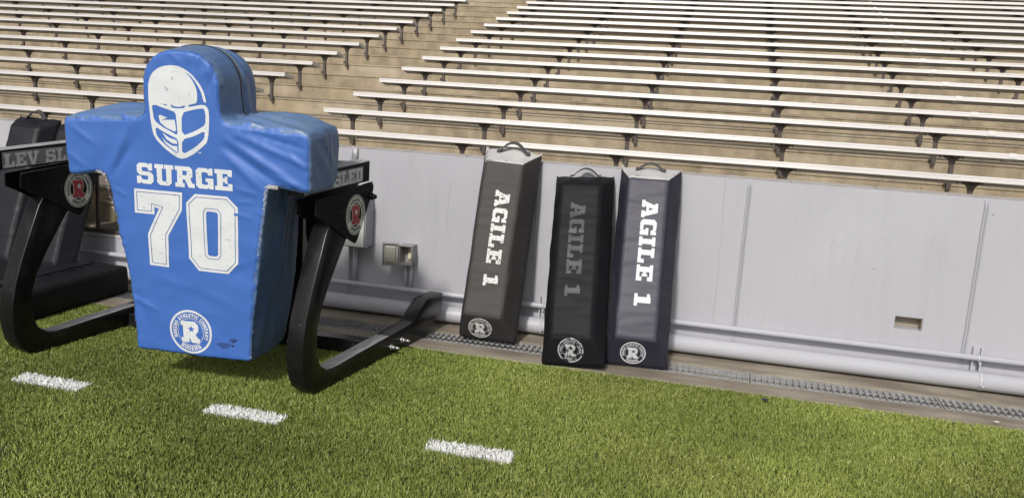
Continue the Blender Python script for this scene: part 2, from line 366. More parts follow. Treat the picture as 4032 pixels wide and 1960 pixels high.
# ================================================================== SETTING
# field sheet
bm = bmesh.new(); box(bm, -60, 60, -90, -.655, -.3, -.012)
tag(from_bm('field', bm, M['turfbase']), 'flat artificial turf field with short green pile in front of the grey wall', None, None, 'structure')
# concrete strip with a drain channel
bm = bmesh.new()
box(bm, -20, 20, -.652, -.475, -.3, 0, .006, 2)
box(bm, -20, 20, -.265, .0, -.3, 0, .004, 2)
box(bm, -20, 20, -.474, -.266, -.3, -.11)
tag(from_bm('kerb', bm, M['conc2']), 'stained concrete strip between the turf and the grey wall with a drain channel', None, None, 'structure')
bm = bmesh.new(); box(bm, -20, 20, -.4745, -.469, -.108, -.034); box(bm, -20, 20, -.271, -.2655, -.108, -.006)
tag(from_bm('drain_channel', bm, M['pit']), 'pale concrete drain channel under the steel grates', None, None, 'structure')
bm = bmesh.new(); box(bm, -20, 20, -.469, -.271, -.1095, -.098)
tag(from_bm('drain_bed', bm, M['pitd']), 'dark bed along the bottom of the drain channel', None, None, 'structure')

# ------------------------------------------------------------------ grates
def make_grate(x0):
    L_ = 1.02; t = empty('trench_grate', (x0, -.37, 0))
    bm = bmesh.new()
    for x in (.004, L_-.010): box(bm, x, x+.006, -.096, .096, -.034, -.001)
    box(bm, .010, L_-.010, -.0975, -.0925, -.034, -.001)
    box(bm, .010, L_-.010, .0925, .0975, -.034, -.012)
    from_bm('frame', bm, M['galv'], t)
    bm = bmesh.new(); n = 29
    for k in range(1, n):
        x = L_*k/n
        # each bearing bar with a slightly tapered, serrated top edge
        pts = [(-.092, -.034), (.092, -.034), (.092, -.006), (.03, -.001), (-.03, -.003), (-.092, -.002)]
        prism(bm, pts, lambda a, b, d: (d, a, b), x-.0022, x+.0022)
    from_bm('bearing_bars', bm, M['galv'], t)
    for y in (-.034, .036):
        bm = bmesh.new()
        for k in range(n): box(bm, L_*k/n+.0035+(.004 if k==0 else 0), L_*(k+1)/n-.0035-(.004 if k==n-1 else 0), y-.004, y+.004, -.022, -.012)
        from_bm('cross_rod', bm, M['galv'], t)
    return t
gl = {-2.0: 'far left, behind the lying black pad', -.98: 'behind the blue blocking dummy', .04: 'crossed by the rear end of the sled runner', 1.06: 'under the foot of the charcoal leaning pad',
      2.08: 'behind the foot of the black and navy leaning pads', 3.1: 'directly right of the navy pad, starting at the dark gap', 4.12: 'at the right edge of the picture below the pipe clamp', -3.02: 'beyond the lying pad at the left edge'}
for x0, s in gl.items():
    t = make_grate(x0 + .005); tag(t, 'galvanised trench grate section ' + s, 'drain grate', 'trench grates along the wall')

# ------------------------------------------------------------------ stand: terrace steps
stand = empty('seating_terrace', (0, .2, 0)); tag(stand, 'tan concrete stadium terrace of long steps rising behind the grey wall', 'grandstand')
SH = Vector((0, -.2, 0))
def step_part(x0, x1, y0, y1, z0, z1, name='step', mt='conc'):
    bm = bmesh.new(); y0 -= .2; y1 -= .2
    prism(bm, [(y0,z0),(y0,z1-.022),(y0-.011,z1-.019),(y0-.013,z1-.008),(y0-.006,z1-.001),(y0+.004,z1),(y1,z1),(y1,z0)], lambda a, b, d: (d, a, b), x0, x1)
    o = from_bm(name, bm, [M[mt], M['tread']], stand)
    for p in o.data.polygons:
        if p.normal.z > .95: p.material_index = 1
    return o
step_part(-22, 22, .775, 2.862, .2, .559, 'walkway')
for k in range(0, 27):
    y = 2.878+.765*k; z = .743+.184*k
    step_part(-24, 24, y, y+.758, z-.5, z)
# lower steps down to the gate opening
step_part(-1.95, -.35, .205, .755, .0, .34, 'gate_step')
step_part(-1.95, -.35, .42, .757, .342, .50, 'gate_step')

# ------------------------------------------------------------------ benches
ROW = lambda k: (1.953+.765*k, .891+.1839*k)
TC, TS = math.cos(R(11)), math.sin(R(11))
def tilt(bm):
    for v in bm.verts: v.co = Vector((v.co.x, v.co.y*TC+v.co.z*TS, v.co.z*TC-v.co.y*TS))
def plank_mesh(x0, x1):
    bm = bmesh.new()
    prof = [(0,-.040),(0,-.004),(.004,0),(.045,0),(.049,-.002),(.053,0),(.120,0),(.124,-.002),(.128,0),(.195,0),(.199,-.002),(.203,0),(.246,0),(.25,-.004),(.25,-.038),(.238,-.040),(.17,-.040),(.165,-.034),(.085,-.034),(.08,-.042),(.012,-.051)]
    prof = [(0,-.051),(0,-.024),(.003,-.0225),(.003,-.0195),(0,-.018)] + prof[1:]
    prism(bm, prof, lambda a, b, d: (d, a*TC+b*TS, b*TC-a*TS), x0, x1)
    return bm
def make_bench(k, x0, x1, posts, splices, closed):
    y, z = ROW(k); jr = random.Random(k*7+int(x0*3)); t = empty('bench', (x0, y+jr.uniform(-.004,.004), z+jr.uniform(-.003,.003)), (0, 0, jr.uniform(-.0006,.0006)))
    L_ = x1-x0
    se = from_bm('seat', plank_mesh(0, L_), [M['alu'], M['alushade']], t)
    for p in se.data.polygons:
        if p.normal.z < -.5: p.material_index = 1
    bm = bmesh.new()
    xe = (-.006 if closed == 'l' else L_+.0005); box(bm, xe, xe+.0055, -.003, .253, -.043, .002, .001, 1); tilt(bm)
    from_bm('end_cap', bm, M['alud'], t)
    for xs in splices:
        if x0 < xs < x1:
            bm = bmesh.new(); box(bm, xs-x0-.035, xs-x0+.035, -.004, .254, -.044, .004, .002, 1); tilt(bm); from_bm('splice_sleeve', bm, M['alu'], t)
    for xp in posts:
        if not (x0 < xp < x1): continue
        a = xp-x0
        bm = bmesh.new()
        box(bm, a-.021, a+.021, .105, .137, -.39, -.112, .003, 1)
        post = from_bm('post', bm, M['rust'], t)
        bm = bmesh.new()
        prism(bm, [(-.075,-.066),(-.075,-.076),(-.055,-.085),(-.028,-.110),(-.022,-.138),(.022,-.138),(.028,-.110),(.055,-.085),(.075,-.076),(.075,-.066)], lambda p, q, d: (a+p, d, q), .098, .144)
        prism(bm, [(.02,-.049),(.02,-.062),(.098,-.088),(.098,-.064)], lambda p, q, d: (a+d, p, q), -.012, .012)
        for q in (-.11, -.07, .09):
            cyl(bm, (a+q, .12, -.064), (a+q, .12, -.088), .005, 6)
        from_bm('bracket', bm, M['rust'], post)
        bm = bmesh.new(); cyl(bm, (a-.030, .1, -.315), (a-.030, .112, -.315), .020, 14); cyl(bm, (a-.030, .092, -.315), (a-.030, .1, -.315), .009, 6)
        from_bm('bolt', bm, M['rust'], post)
    return t
XR, XL = -1.562, -2.915
ordn = ['first','second','third','fourth','fifth','sixth','seventh','eighth','ninth','tenth','eleventh','twelfth','thirteenth','fourteenth','fifteenth','sixteenth','seventeenth','eighteenth','nineteenth','twentieth']
for k in range(1, 20):
    xe = 5.6 + .26*k
    t = make_bench(k, XR, xe, [-1.27+1.55*i for i in range(8)], [5.41], 'l')
    tag(t, 'long aluminium bench right of the aisle, %s row up from the wall' % ordn[k-1], 'bench', 'benches right of the aisle')
for k in range(1, 15):
    x0 = -6.2-.7*k
    t = make_bench(k, x0, XL, [-3.17-1.55*i for i in range(9)], [], 'r')
    tag(t, 'long aluminium bench left of the aisle, %s row up from the wall' % ordn[k-1], 'bench', 'benches left of the aisle')

# ------------------------------------------------------------------ field wall
M['capedge'] = mat('chipped_cap', (.52,.49,.47), .8, c2=(.42,.38,.33), nscale=12)
M['crack'] = mat('crack_shadow', (.27,.265,.28), .8)
M['chip'] = mat('chipped_paint', (.33,.31,.28), .8)
def wall(name, x0, x1, label, joints, hole=None):
    t = empty(name, (x0, 0, 0)); tag(t, label, 'wall')
    bm = bmesh.new()
    if hole:
        hx0, hx1, hz0, hz1 = hole
        box(bm, 0, hx0-x0, 0, .17, -.02, 1.11); box(bm, hx1-x0, x1-x0, 0, .17, -.02, 1.11)
        box(bm, hx0-x0, hx1-x0, 0, .17, -.02, hz0); box(bm, hx0-x0, hx1-x0, 0, .17, hz1, 1.11); box(bm, hx0-x0, hx1-x0, .07, .17, hz0, hz1)
        bmesh.ops.remove_doubles(bm, verts=bm.verts[:], dist=1e-5)
    else: box(bm, 0, x1-x0, 0, .17, -.02, 1.11)
    from_bm('wall_face', bm, M['wall'], t)
    # rough paint edge along the top
    bm = bmesh.new(); x = 0; rr = random.Random(3)
    while x < x1-x0-.3:
        l = rr.uniform(.15, .6); l = min(l, x1-x0-x)
        h = rr.uniform(.001, .0035)
        box(bm, x, x+l, -.0015, .165, 1.111, 1.111+h, .001, 1); x += l + rr.choice([0, .01, .05])
    from_bm('wall_cap', bm, M['capedge'], t)
    for cx, z0_, z1_ in ((2.87,.20,1.10),(4.9,.25,.8),(3.5,.72,.80),(1.10,.62,.95),(-3.1,.3,1.0)):
        if not (x0 < cx < x1): continue
        bm = bmesh.new(); prev = None; n = 40; dx = 0
        for i in range(n+1):
            dx += rr.uniform(-.0025,.0025); z_ = z0_+(z1_-z0_)*i/n; wv = rr.uniform(.0004,.0013)
            cur = [bm.verts.new((cx-x0+dx-wv, -.0012, z_)), bm.verts.new((cx-x0+dx+wv, -.0012, z_))]
            if prev: bm.faces.new((prev[0], prev[1], cur[1], cur[0]))
            prev = cur
        from_bm('crack', bm, M['crack'], t)
    for i in range(9):
        cx = rr.uniform(x0+.1, min(x1, 6)-.1) if x0 > -2 else rr.uniform(-4, -2.1); cz = rr.uniform(.25,1.05); q_ = rr.uniform(.003,.009)
        bm = bmesh.new(); vs = [bm.verts.new((cx-x0+q_*math.cos(a*.9)*rr.uniform(.5,1.3), -.0014, cz+q_*math.sin(a*.9)*rr.uniform(.5,1.3))) for a in range(7)]; bm.faces.new(vs)
        from_bm('paint_chip', bm, M['chip'], t)
    for xj in joints:
        bm = bmesh.new()
        n = 24; pts = [(xj-x0+rr.uniform(-.0012,.0012), -.004, .16+(1.10-.16)*i/n) for i in range(n+1)]
        tube(bm, pts, .0075, 8)
        tube(bm, [(p[0]+.0135, p[1]+.002, p[2]) for p in pts], .004, 8)
        box(bm, xj-x0-.010, xj-x0+.020, -.0015, .001, .0, 1.10)
        from_bm('joint_bead', bm, M['joint'], t)
    if hole:
        bm = bmesh.new(); hx0, hx1, hz0, hz1 = hx0-x0, hx1-x0, hz0, hz1
        box(bm, hx0+.001, hx1-.001, .064, .069, hz0+.001, hz1-.001); box(bm, hx1-.006, hx1-.001, .006, .063, hz0+.001, hz1-.001)
        box(bm, hx0+.001, hx1-.007, .004, .063, hz1-.005, hz1-.0005)
        from_bm('recess_lining', bm, M['conc2'], t)
    return t
wall('field_wall', -.55, 12, 'long grey painted wall behind the leaning pads with a small square recess', [.40, 1.70, 2.995, 4.295, 5.6], (3.908, 4.06, .302, .376))
wall('field_wall', -14, -1.95, 'grey painted wall at the left edge behind the two shaded leaning pads', [-2.2, -3.5])
# low sill under the gate opening
bm = bmesh.new(); box(bm, -1.949, -.551, .002, .17, -.02, .30, .004, 1)
tag(from_bm('gate_sill', bm, M['wall']), 'low grey wall sill under the gate between the leaning pads and the dummy', 'sill')
t = empty('metal_gate', (-1.94, .02, .33)); tag(t, 'brown metal gate with thin upright bars behind the blue dummy', 'gate')
for z_ in (0, .72):
    bm = bmesh.new(); box(bm, 0, 1.38, -.012, .012, z_, z_+.03); from_bm('rail', bm, M['rust'], t)
for i in range(6):
    bm = bmesh.new(); box(bm, .01+i*.27, .032+i*.27, -.009, .009, .031, .719); from_bm('bar', bm, M['rust'], t)
bm = bmesh.new(); box(bm, 0, 1.38, -.018, .014, -.026, -.004, .003, 1); from_bm('threshold', bm, M['alu'], t)

# ------------------------------------------------------------------ pipes
t = empty('drain_pipe', (0, -.075, .066)); tag(t, 'thick grey painted pipe running along the foot of the wall', 'pipe')
bm = bmesh.new(); cyl(bm, (-9, 0, 0), (9, 0, 0), .053, 40, caps=True); from_bm('pipe_body', bm, M['pipe'], t)
def clamp(par, x):
    bm = bmesh.new(); cyl(bm, (x-.010, 0, 0), (x+.010, 0, 0), .0555, 40)
    box(bm, x-.004, x+.012, -.068, -.052, -.020, -.008, .002, 1); box(bm, x-.012, x+.020, -.064, -.058, -.012, -.008); cyl(bm, (x+.004, -.06, -.035), (x+.004, -.06, -.008), .003, 6)
    from_bm('pipe_clamp', bm, M['pipe'], par)
for x in (1.80, 4.385, 6.9, -.8): clamp(t, x)
t = empty('conduit_pipe', (0, -.05, .192)); tag(t, 'thin grey painted pipe fixed to the wall just above the thick pipe', 'pipe')
bm = bmesh.new(); cyl(bm, (-9, 0, 0), (9, 0, 0), .017, 20); from_bm('pipe_body', bm, M['pipe'], t)
for x in (1.79, 4.37, 6.9):
    bm = bmesh.new()
    box(bm, x-.028, x-.020, .012, .048, -.09, .055); box(bm, x+.014, x+.022, .012, .048, -.09, .055); box(bm, x-.020, x+.014, .042, .048, -.09, .055)
    cyl(bm, (x-.006, 0, 0), (x+.008, 0, 0), .0195, 20)
    box(bm, x+.0, x+.012, -.03, .012, -.03, -.018)
    from_bm('strut_bracket', bm, M['pipe'], t)
t = empty('vertical_conduit', (.455, -.022, 0)); tag(t, 'grey upright conduit below the grey electrical cabinet', 'conduit')
bm = bmesh.new(); cyl(bm, (0, 0, .2), (0, 0, .455), .017, 14); from_bm('tube', bm, M['pipe'], t)
bm = bmesh.new(); cyl(bm, (-.02, .008, 1.03), (-.02, .008, 1.112), .013, 12); cyl(bm, (-.028, .0, 1.06), (-.028, .0, 1.1), .006, 8); from_bm('stub', bm, M['pipe'], t)

# ------------------------------------------------------------------ electrical cabinet and outlet
t = empty('electrical_cabinet', (.515, 0, .46)); tag(t, 'grey electrical cabinet with white door on the wall behind the sled gusset', 'cabinet')
bm = bmesh.new(); box(bm, -.125, .058, -.135, -.001, 0, .335, .006, 2); from_bm('housing', bm, M['boxgrey'], t)
bm = bmesh.new(); box(bm, -.120, .050, -.145, -.1355, .006, .329, .003, 1); from_bm('door', bm, M['boxwhite'], t)
bm = bmesh.new(); box(bm, .0585, .0625, -.14, -.11, .0, .34, .001, 1); from_bm('hinge_rail', bm, M['boxgrey'], t)
t = empty('outlet_box', (.848, 0, .372)); tag(t, 'small grey weatherproof outlet box with its lid hanging open on the wall', 'outlet')
bm = bmesh.new()
hw, H_ = .044, .128
box(bm, -hw, -hw+.005, -.10, -.001, 0, H_, .0015, 1); box(bm, hw-.005, hw, -.10, -.001, 0, H_, .0015, 1)
box(bm, -hw+.005, hw-.005, -.10, -.001, 0, .006); box(bm, -hw+.005, hw-.005, -.10, -.001, H_-.006, H_); box(bm, -hw+.005, hw-.005, -.012, -.001, .006, H_-.006)
box(bm, -hw-.004, hw+.004, -.104, -.1, H_-.004, H_+.003); box(bm, -hw-.004, -hw+.003, -.104, -.1, -.003, H_-.004); box(bm, hw-.003, hw+.004, -.104, -.1, -.003, H_-.004); box(bm, -hw+.003, hw-.003, -.104, -.1, -.003, .004)
box(bm, hw+.0005, hw+.006, -.07, -.05, .01, .03, .001, 1)
from_bm('housing', bm, M['boxpl'], t)
bm = bmesh.new(); box(bm, -.006, .030, -.034, -.0125, .03, .108, .003, 2); sk = from_bm('socket', bm, M['ivory'], t)
bm = bmesh.new()
for zz in (.055, .09):
    for xx in (.004, .018): box(bm, xx, xx+.003, -.0345, -.0338, zz, zz+.008)
    cyl(bm, (.012, -.0345, zz-.008), (.012, -.0338, zz-.008), .003, 8)
from_bm('slots', bm, M['black'], sk)
ld = empty('lid', (-.047, -.102, .0), (0, 0, R(12))); ld.parent = t
bm = bmesh.new(); box(bm, -.108, -.100, -.018, .0, -.012, .142, .002, 1); box(bm, -.008, 0, -.018, .0, -.012, .142, .002, 1)
box(bm, -.1, -.008, -.018, 0, .134, .142); box(bm, -.1, -.008, -.018, 0, -.012, -.004)
from_bm('lid_rim', bm, M['boxpl'], ld)
bm = bmesh.new(); box(bm, -.0995, -.0085, -.004, .002, -.0035, .1335, .001, 1); box(bm, -.088, -.02, -.012, -.0045, .01, .12, .003, 2); from_bm('lid_panel', bm, M['lid'], ld)
for dx in (-.018, .018):
    bm = bmesh.new(); cyl(bm, (dx, -.03, -.175), (dx, -.03, -.001), .0115, 14); from_bm('conduit', bm, M['pipe'], t)

# ================================================================== SLED (one thing)
SL = empty('blocking_sled', (.985, -1.6, 0)); tag(SL, 'black steel two-runner football sled standing on turf behind the blue dummy', 'sled')
def side_unit(px, py, fr=-.24):
    F_ = empty('side_frame', (px-.985, py+1.6, 0), (0, 0, R(-7))); F_.parent = SL
    outer = [(.235,.745),(.095,.543),(.03,.43),(-.0,.343),(-.004,.27),(.0,.199),(.03,.14),(.089,.100),(.14,.092),(.6,.112),(1.0,.130),(1.03,.145),(1.19,.238),(1.41,.238),(1.41,.125),(1.36,.11),(1.19,-.002),(1.0,-.004),(.1,-.004),(.02,-.002),(-.03,.012),(-.075,.045),(-.108,.10),(-.125,.175),(-.124,.28),(-.10,.40),(-.055,.53),(.0,.66),(.06,.80),(.10,.86),(.30,.80)]
    bm = bmesh.new(); prism(bm, outer[::-1], lambda a, b, d: (d, a, b), -.098, -.002, .007, 3)
    o = from_bm('runner', bm, M['steel'], F_); smooth_angle(o, 30)
    # pale strip painting the highlight along the runner top
    bm = bmesh.new(); vs = []
    prof = [(.089,.1015),(.14,.0945),(.35,.1035),(.6,.1135),(.72,.1180)]
    for a, b in prof: vs.append([bm.verts.new((-.087, a, b+.0008)), bm.verts.new((-.006, a, b+.0008))])
    for p, q in zip(vs, vs[1:]): bm.faces.new((p[0], p[1], q[1], q[0]))
    from_bm('top_highlight', bm, M['steellit'], o)
    # gusset plates
    pl = [(-.052,.905),(-.052,.965),(-.045,.973),(.455,1.024),(.470,1.022),(.478,1.012),(.475,.985),(.332,.745),(.318,.726),(.300,.724),(.262,.742),(.02,.872)]
    for s, x0, x1 in ((0, .001, .009), (1, -.108, -.100)):
        bm = bmesh.new(); prism(bm, pl, lambda a, b, d: (d, a, b), x0, x1, .002, 1); g = from_bm('gusset_plate', bm, M['steel'], F_)
        if s == 0: gp = g
    bm = bmesh.new(); prism(bm, [(-.045,.975),(.455,1.026),(.458,1.032),(-.045,.981)], lambda a, b, d: (d, a, b), -.002, .016, .0015, 1); from_bm('plate_flange', bm, M['steel'], F_)
    bm = bmesh.new()
    for a in (.02, .17, .33): box(bm, .0165, .0185, a, a+.07, .981+.102*a, .984+.102*a+.004)
    # beam with lettering
    bm.free(); bm = bmesh.new()
    T = lambda u: 1.112+.067*u; Bz = lambda u: 1.006+.067*u*.6
    prism(bm, [(fr,Bz(fr)),(.455,1.034),(.455,T(.455)),(fr,T(fr))], lambda a, b, d: (d, a, b), -.098, -.004, .006, 2)
    be = from_bm('beam', bm, [M['steel'], M['steellit']], F_)
    for p in be.data.polygons:
        if p.normal.z > .9: p.material_index = 1  # upward faces take the painted highlight colour
    bm = bmesh.new(); vs = [bm.verts.new(p) for p in ((-.0022,max(fr,-.14),1.008),(-.0022,.385,1.040),(-.0022,.385,1.117),(-.0022,max(fr,-.14),1.091))]; bm.faces.new(vs)
    from_bm('decal_ground', bm, M['panelgrey'], be)
    decal('lettering', text_polys('LEV SLED', lambda a, b, W_: (-.132+a/W_*.508, 1.0115+b/10*.070+(.030-.0*b)*(a/W_)), .5), M['silver'], be, None, (-.002,0,0), (0,1,0), (0,0,1), off=.0012, step=0)
    # emblem on the gusset
    def E(polys): return [([(.303+p[0]*.092, .873+p[1]*.104) for p in o], [[(.303+p[0]*.092, .873+p[1]*.104) for p in h] for h in hs]) for o, hs in polys]
    em = decal('emblem', E([(circle(1,72),[circle(.965,72)]), (circle(.92,72),[circle(.60,72)]), (big_r(.98, .022),[]) ]), M['cream'], gp, None, (.009,0,0), (0,1,0), (0,0,1), off=.0008, step=0)
    decal('emblem_letters', E(arc_text('ROGERS ATHLETIC COMPANY', R(205), R(-25), .68, .15)+arc_text('ROGERS', R(232), R(308), .66, .18, True)), M['ink'], em, None, (.009,0,0), (0,1,0), (0,0,1), off=.0016, step=0)
    decal('emblem_initial', E([(big_r(.94), [star(.04,.13,.2)])]), M['red'], em, None, (.009,0,0), (0,1,0), (0,0,1), off=.0016, step=0)
    # bolts
    def bolt(u, z, l=.03, r=.013, x=.009):
        bm = bmesh.new(); cyl(bm, (x, u, z), (x+.010, u, z), r*1.35, 20); cyl(bm, (x+.010, u, z), (x+.026, u, z), r, 6); cyl(bm, (x+.026, u, z), (x+.026+l, u, z), r*.62, 12)
        from_bm('bolt', bm, M['zinc'] if l > .02 else M['steel'], F_)
    bolt(.452, .955, .006, .014)
    return F_, bolt
FR, bl = side_unit(.985, -1.6, -.125); bl(.74, .05, .03, .012, -.002); bl(.865, .062, .03, .012, -.002)
FL, bl = side_unit(-.66, -1.645)
inv = lambda p: (p[0]-.985, p[1]+1.6, p[2])
def beam_between(name, a, b, wy, z0, z1, mt='steel'):
    a = Vector(inv((*a, 0))); b = Vector(inv((*b, 0))); d = (b-a); L_ = d.length; ang = math.atan2(d.y, d.x)
    bm = bmesh.new(); box(bm, 0, L_, -wy/2, wy/2, z0, z1, .006, 2)
    o = from_bm(name, bm, M[mt], SL); o.location = a; o.rotation_euler = (0, 0, ang); return o
beam_between('cross_tube', (-.58, -.97), (.985, -.875), .09, -.002, .082)
beam_between('top_crossbeam', (-.62, -1.05), (.88, -1.02), .09, 1.03, 1.115)
# centre arm behind the dummy
for xa in (-.12, .52):
    bm = bmesh.new(); p = inv((xa, -.96, 0))
    prism(bm, [(-.05,.083),(.05,.083),(.05,1.029),(-.05,1.029)], lambda a, b, d: (p[0]+a, p[1]+d, b), -.035, .035, .005, 1); from_bm('upright', bm, M['steel'], SL)
bm = bmesh.new(); p = inv((.80, -1.0, 0))
prism(bm, [(-.14,.42),(-.10,.42),(.10,.86),(.10,1.029),(-.20,1.029),(-.20,.70)], lambda a, b, d: (p[0]+a, p[1]+d, b), -.02, .02, .004, 1); from_bm('brace_plate', bm, M['steel'], SL)
bm = bmesh.new(); p = inv((.21, -1.09, 0))
prism(bm, [(-.22,.2),(.22,.2),(.22,1.0),(-.22,1.0)], lambda a, b, d: (p[0]+a, p[1]+d, b), .0, .05, .005, 1); from_bm('mount_plate', bm, M['steel'], SL)

# ================================================================== BLUE DUMMY
half = [(.325,.0),(.345,.28),(.365,.48),(.405,.72),(.440,.90),(.452,.935),(.475,.950),(.52,.948),(.655,.925),(.668,.94),(.668,1.20),(.655,1.222),(.45,1.232),(.26,1.243),(.222,1.256),(.207,1.285),(.205,1.43),(.196,1.475),(.176,1.515),(.145,1.548),(.105,1.572),(.055,1.585)]
outl = half + [(0,1.588)] + [(-a, b) for a, b in reversed(half)]
DEP = .38
DM = empty('blocking_dummy', (.388, -1.749, .16)); DM.scale = (.932,)*3; DM.rotation_euler = (R(4.0), 0, R(3.81))
tag(DM, 'tall blue vinyl blocking dummy with head and arms, printed number 70 and helmet', 'tackle dummy')
bm = bmesh.new(); prism(bm, outl, lambda a, b, d: (a, d, b), 0, DEP, .011, 2)
me = remesh(bm, .0105)
def stroke(px, pz, s):
    (x0, z0), (x1, z1), wd, am = s
    dx, dz = x1-x0, z1-z0; L2 = dx*dx+dz*dz; t_ = max(0, min(1, ((px-x0)*dx+(pz-z0)*dz)/L2))
    qx, qz = px-x0-t_*dx, pz-z0-t_*dz
    return am*math.exp(-(qx*qx+qz*qz)/(wd*wd))*(math.sin(math.pi*(.12+.76*t_)))
front_strokes = [((.24,1.17),(.60,.97),.018,.012),((.23,1.13),(.52,.95),.016,-.010),((.28,1.20),(.64,1.07),.016,.010),((.36,1.21),(.64,1.15),.012,-.007),((.22,1.1),(.42,.93),.020,.010),
  ((-.30,1.2),(-.42,.97),.020,.009),((-.27,1.14),(-.40,.95),.018,-.007),((-.48,1.2),(-.50,.98),.02,.004),((-.36,.30),(-.20,.24),.014,.007),((-.33,.36),(-.27,.16),.018,-.006),
  ((.36,.86),(.28,.86),.008,.005),((.35,.78),(.25,.80),.008,.005),((.40,.90),(.27,.93),.010,.005),((-.42,.88),(-.33,.84),.010,.005),((.20,1.53),(.14,1.40),.010,-.006),((.17,1.545),(.13,1.47),.008,.006),
  ((.33,.55),(.20,.50),.02,.004),((.0,.40),(.25,.30),.03,.004),((-.2,.42),(.0,.38),.03,.004),((-.05,1.575),(.0,1.53),.008,.006),((.16,1.50),(.19,1.38),.006,.006),((.19,1.40),(.17,1.30),.007,.005),((.30,1.225),(.29,1.17),.006,.006),((.36,1.225),(.355,1.17),.006,.006),((.42,1.222),(.415,1.165),.006,.006),((.48,1.22),(.47,1.165),.006,.006),((.54,1.215),(.535,1.165),.006,.006),((.60,1.21),(.59,1.165),.006,.005),((.50,1.0),(.64,.95),.012,.009),((.56,1.12),(.65,1.05),.010,.008),((-.62,1.18),(-.50,1.10),.014,.006),((-.66,1.05),(-.55,.97),.014,.005),((.05,1.575),(.06,1.53),.008,.006),((.10,1.565),(.10,1.51),.008,.006)]
OSEG = []; _l = 0
for (ax, az), (bx, bz) in zip(outl, outl[1:]+outl[:1]):
    q_ = math.hypot(bx-ax, bz-az); OSEG.append((ax, az, bx, bz, _l, q_)); _l += q_
def disp_dummy(p, n):
    d = .004*mnoise.noise(p*4.0) + .002*mnoise.noise(p*11)
    if p.y < .05:      # tight puckers where the front panel is sewn to the gusset
        best = 9; s_ = 0
        for (ax, az, bx, bz, l0, l1) in OSEG:
            t_ = max(0, min(1, ((p.x-ax)*(bx-ax)+(p.z-az)*(bz-az))/(l1*l1))); dd = (p.x-ax-t_*(bx-ax))**2+(p.z-az-t_*(bz-az))**2
            if dd < best: best = dd; s_ = l0+t_*l1
        best = math.sqrt(best); fall = max(0, 1-best/.045) if n.y < -.55 else max(0, 1-p.y/.05)
        d += .0042*fall*mnoise.noise(Vector((s_*46, 3.3, 0)))+.0022*fall*mnoise.noise(Vector((s_*95, 8.1, 0)))
    if n.y < -.55:
        d += sum(stroke(p.x, p.z, s) for s in front_strokes)
        d -= .0045*abs(mnoise.noise(Vector((p.x*5+1.7, p.z*2, p.z*7))))-.001
        d += .006*max(0, 1-abs(p.x)/.3)                     # full front panel
    elif n.y > .5: pass
    else:
        m_ = min(p.y, DEP-p.y)/(DEP/2)
        d += .020*max(0, min(1, m_))**.7                    # stuffed cheeks
        d -= .007*math.exp(-((p.y-.215)/.012)**2)            # zip groove
        if n.z > .5 and p.z < 1.35:                          # tops of the arms: creases fanning from neck
            s = abs(p.x)
            d += .009*math.sin(p.y*62+s*22+mnoise.noise(p*6)*3)*max(0, math.sin((s-.18)/.48*math.pi)) + .038*max(0, math.sin((s-.2)/.47*math.pi))*(.35+.65*max(0, min(1, p.y/.2)))
        elif p.z > 1.24:                                     # sides of the head: long folds around the edge
            f = max(0, 1-abs(p.y-.27)/.14)
            d += .007*math.sin((p.y+.35*p.z)*70+mnoise.noise(p*5)*2.5)*f + .006*mnoise.noise(Vector((p.x*4,p.y*30,p.z*4)))
        elif abs(p.x) > .5: d += .006*mnoise.noise(Vector((p.x*5,p.y*12+p.z*9,p.z*5)))
        elif n.z < -.5: d += -.01
        else: d += .009*mnoise.noise(Vector((p.x*3,p.y*14,p.z*3.5))) + .045*min(1, p.y/.34)*math.sin(math.pi*max(0, min(1, p.z/.92)))**.6
    return d
nr = [(v.co.copy(), v.normal.copy()) for v in me.vertices]
for v, (p, n) in zip(me.vertices, nr): v.co = p + n*disp_dummy(p, n)
me.update()
for p in me.polygons:
    p.use_smooth = True
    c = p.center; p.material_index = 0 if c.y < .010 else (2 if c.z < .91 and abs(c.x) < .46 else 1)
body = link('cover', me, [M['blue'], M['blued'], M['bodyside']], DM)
bvh = BVHTree.FromPolygons([v.co.copy() for v in me.vertices], [tuple(p.vertices) for p in me.polygons])
FRN = dict(O=(0,0,0), U=(1,0,0), V=(0,0,1))
H_outer = [(-.1723,1.4168),(-.1755,1.3541),(-.1739,1.308),(-.1708,1.2491),(-.1661,1.1985),(-.1596,1.169),(-.1426,1.1402),(-.098,1.1004),(-.0437,1.0655),(-.0114,1.0558),(.017,1.0621),(.0601,1.0858),(.1083,1.1234),(.135,1.1507),(.1443,1.202),(.1497,1.2694),(.147,1.3109),(.1319,1.3287),(.1093,1.3315),(.0723,1.323),(.0421,1.3162),(.0403,1.326),(.0635,1.3316),(.0821,1.3369),(.0882,1.3489),(.091,1.378),(.0858,1.4107),(.0736,1.4388),(.0523,1.4663),(.0283,1.4863),(.0592,1.4687),(.0871,1.4354),(.1122,1.3916),(.1227,1.3447),(.138,1.3415),(.1259,1.3924),(.1051,1.4323),(.0707,1.4714),(.0357,1.4961),(-.0044,1.5123),(-.0454,1.5143),(-.0824,1.5083),(-.1153,1.4963),(-.1444,1.4742),(-.1625,1.4464)]
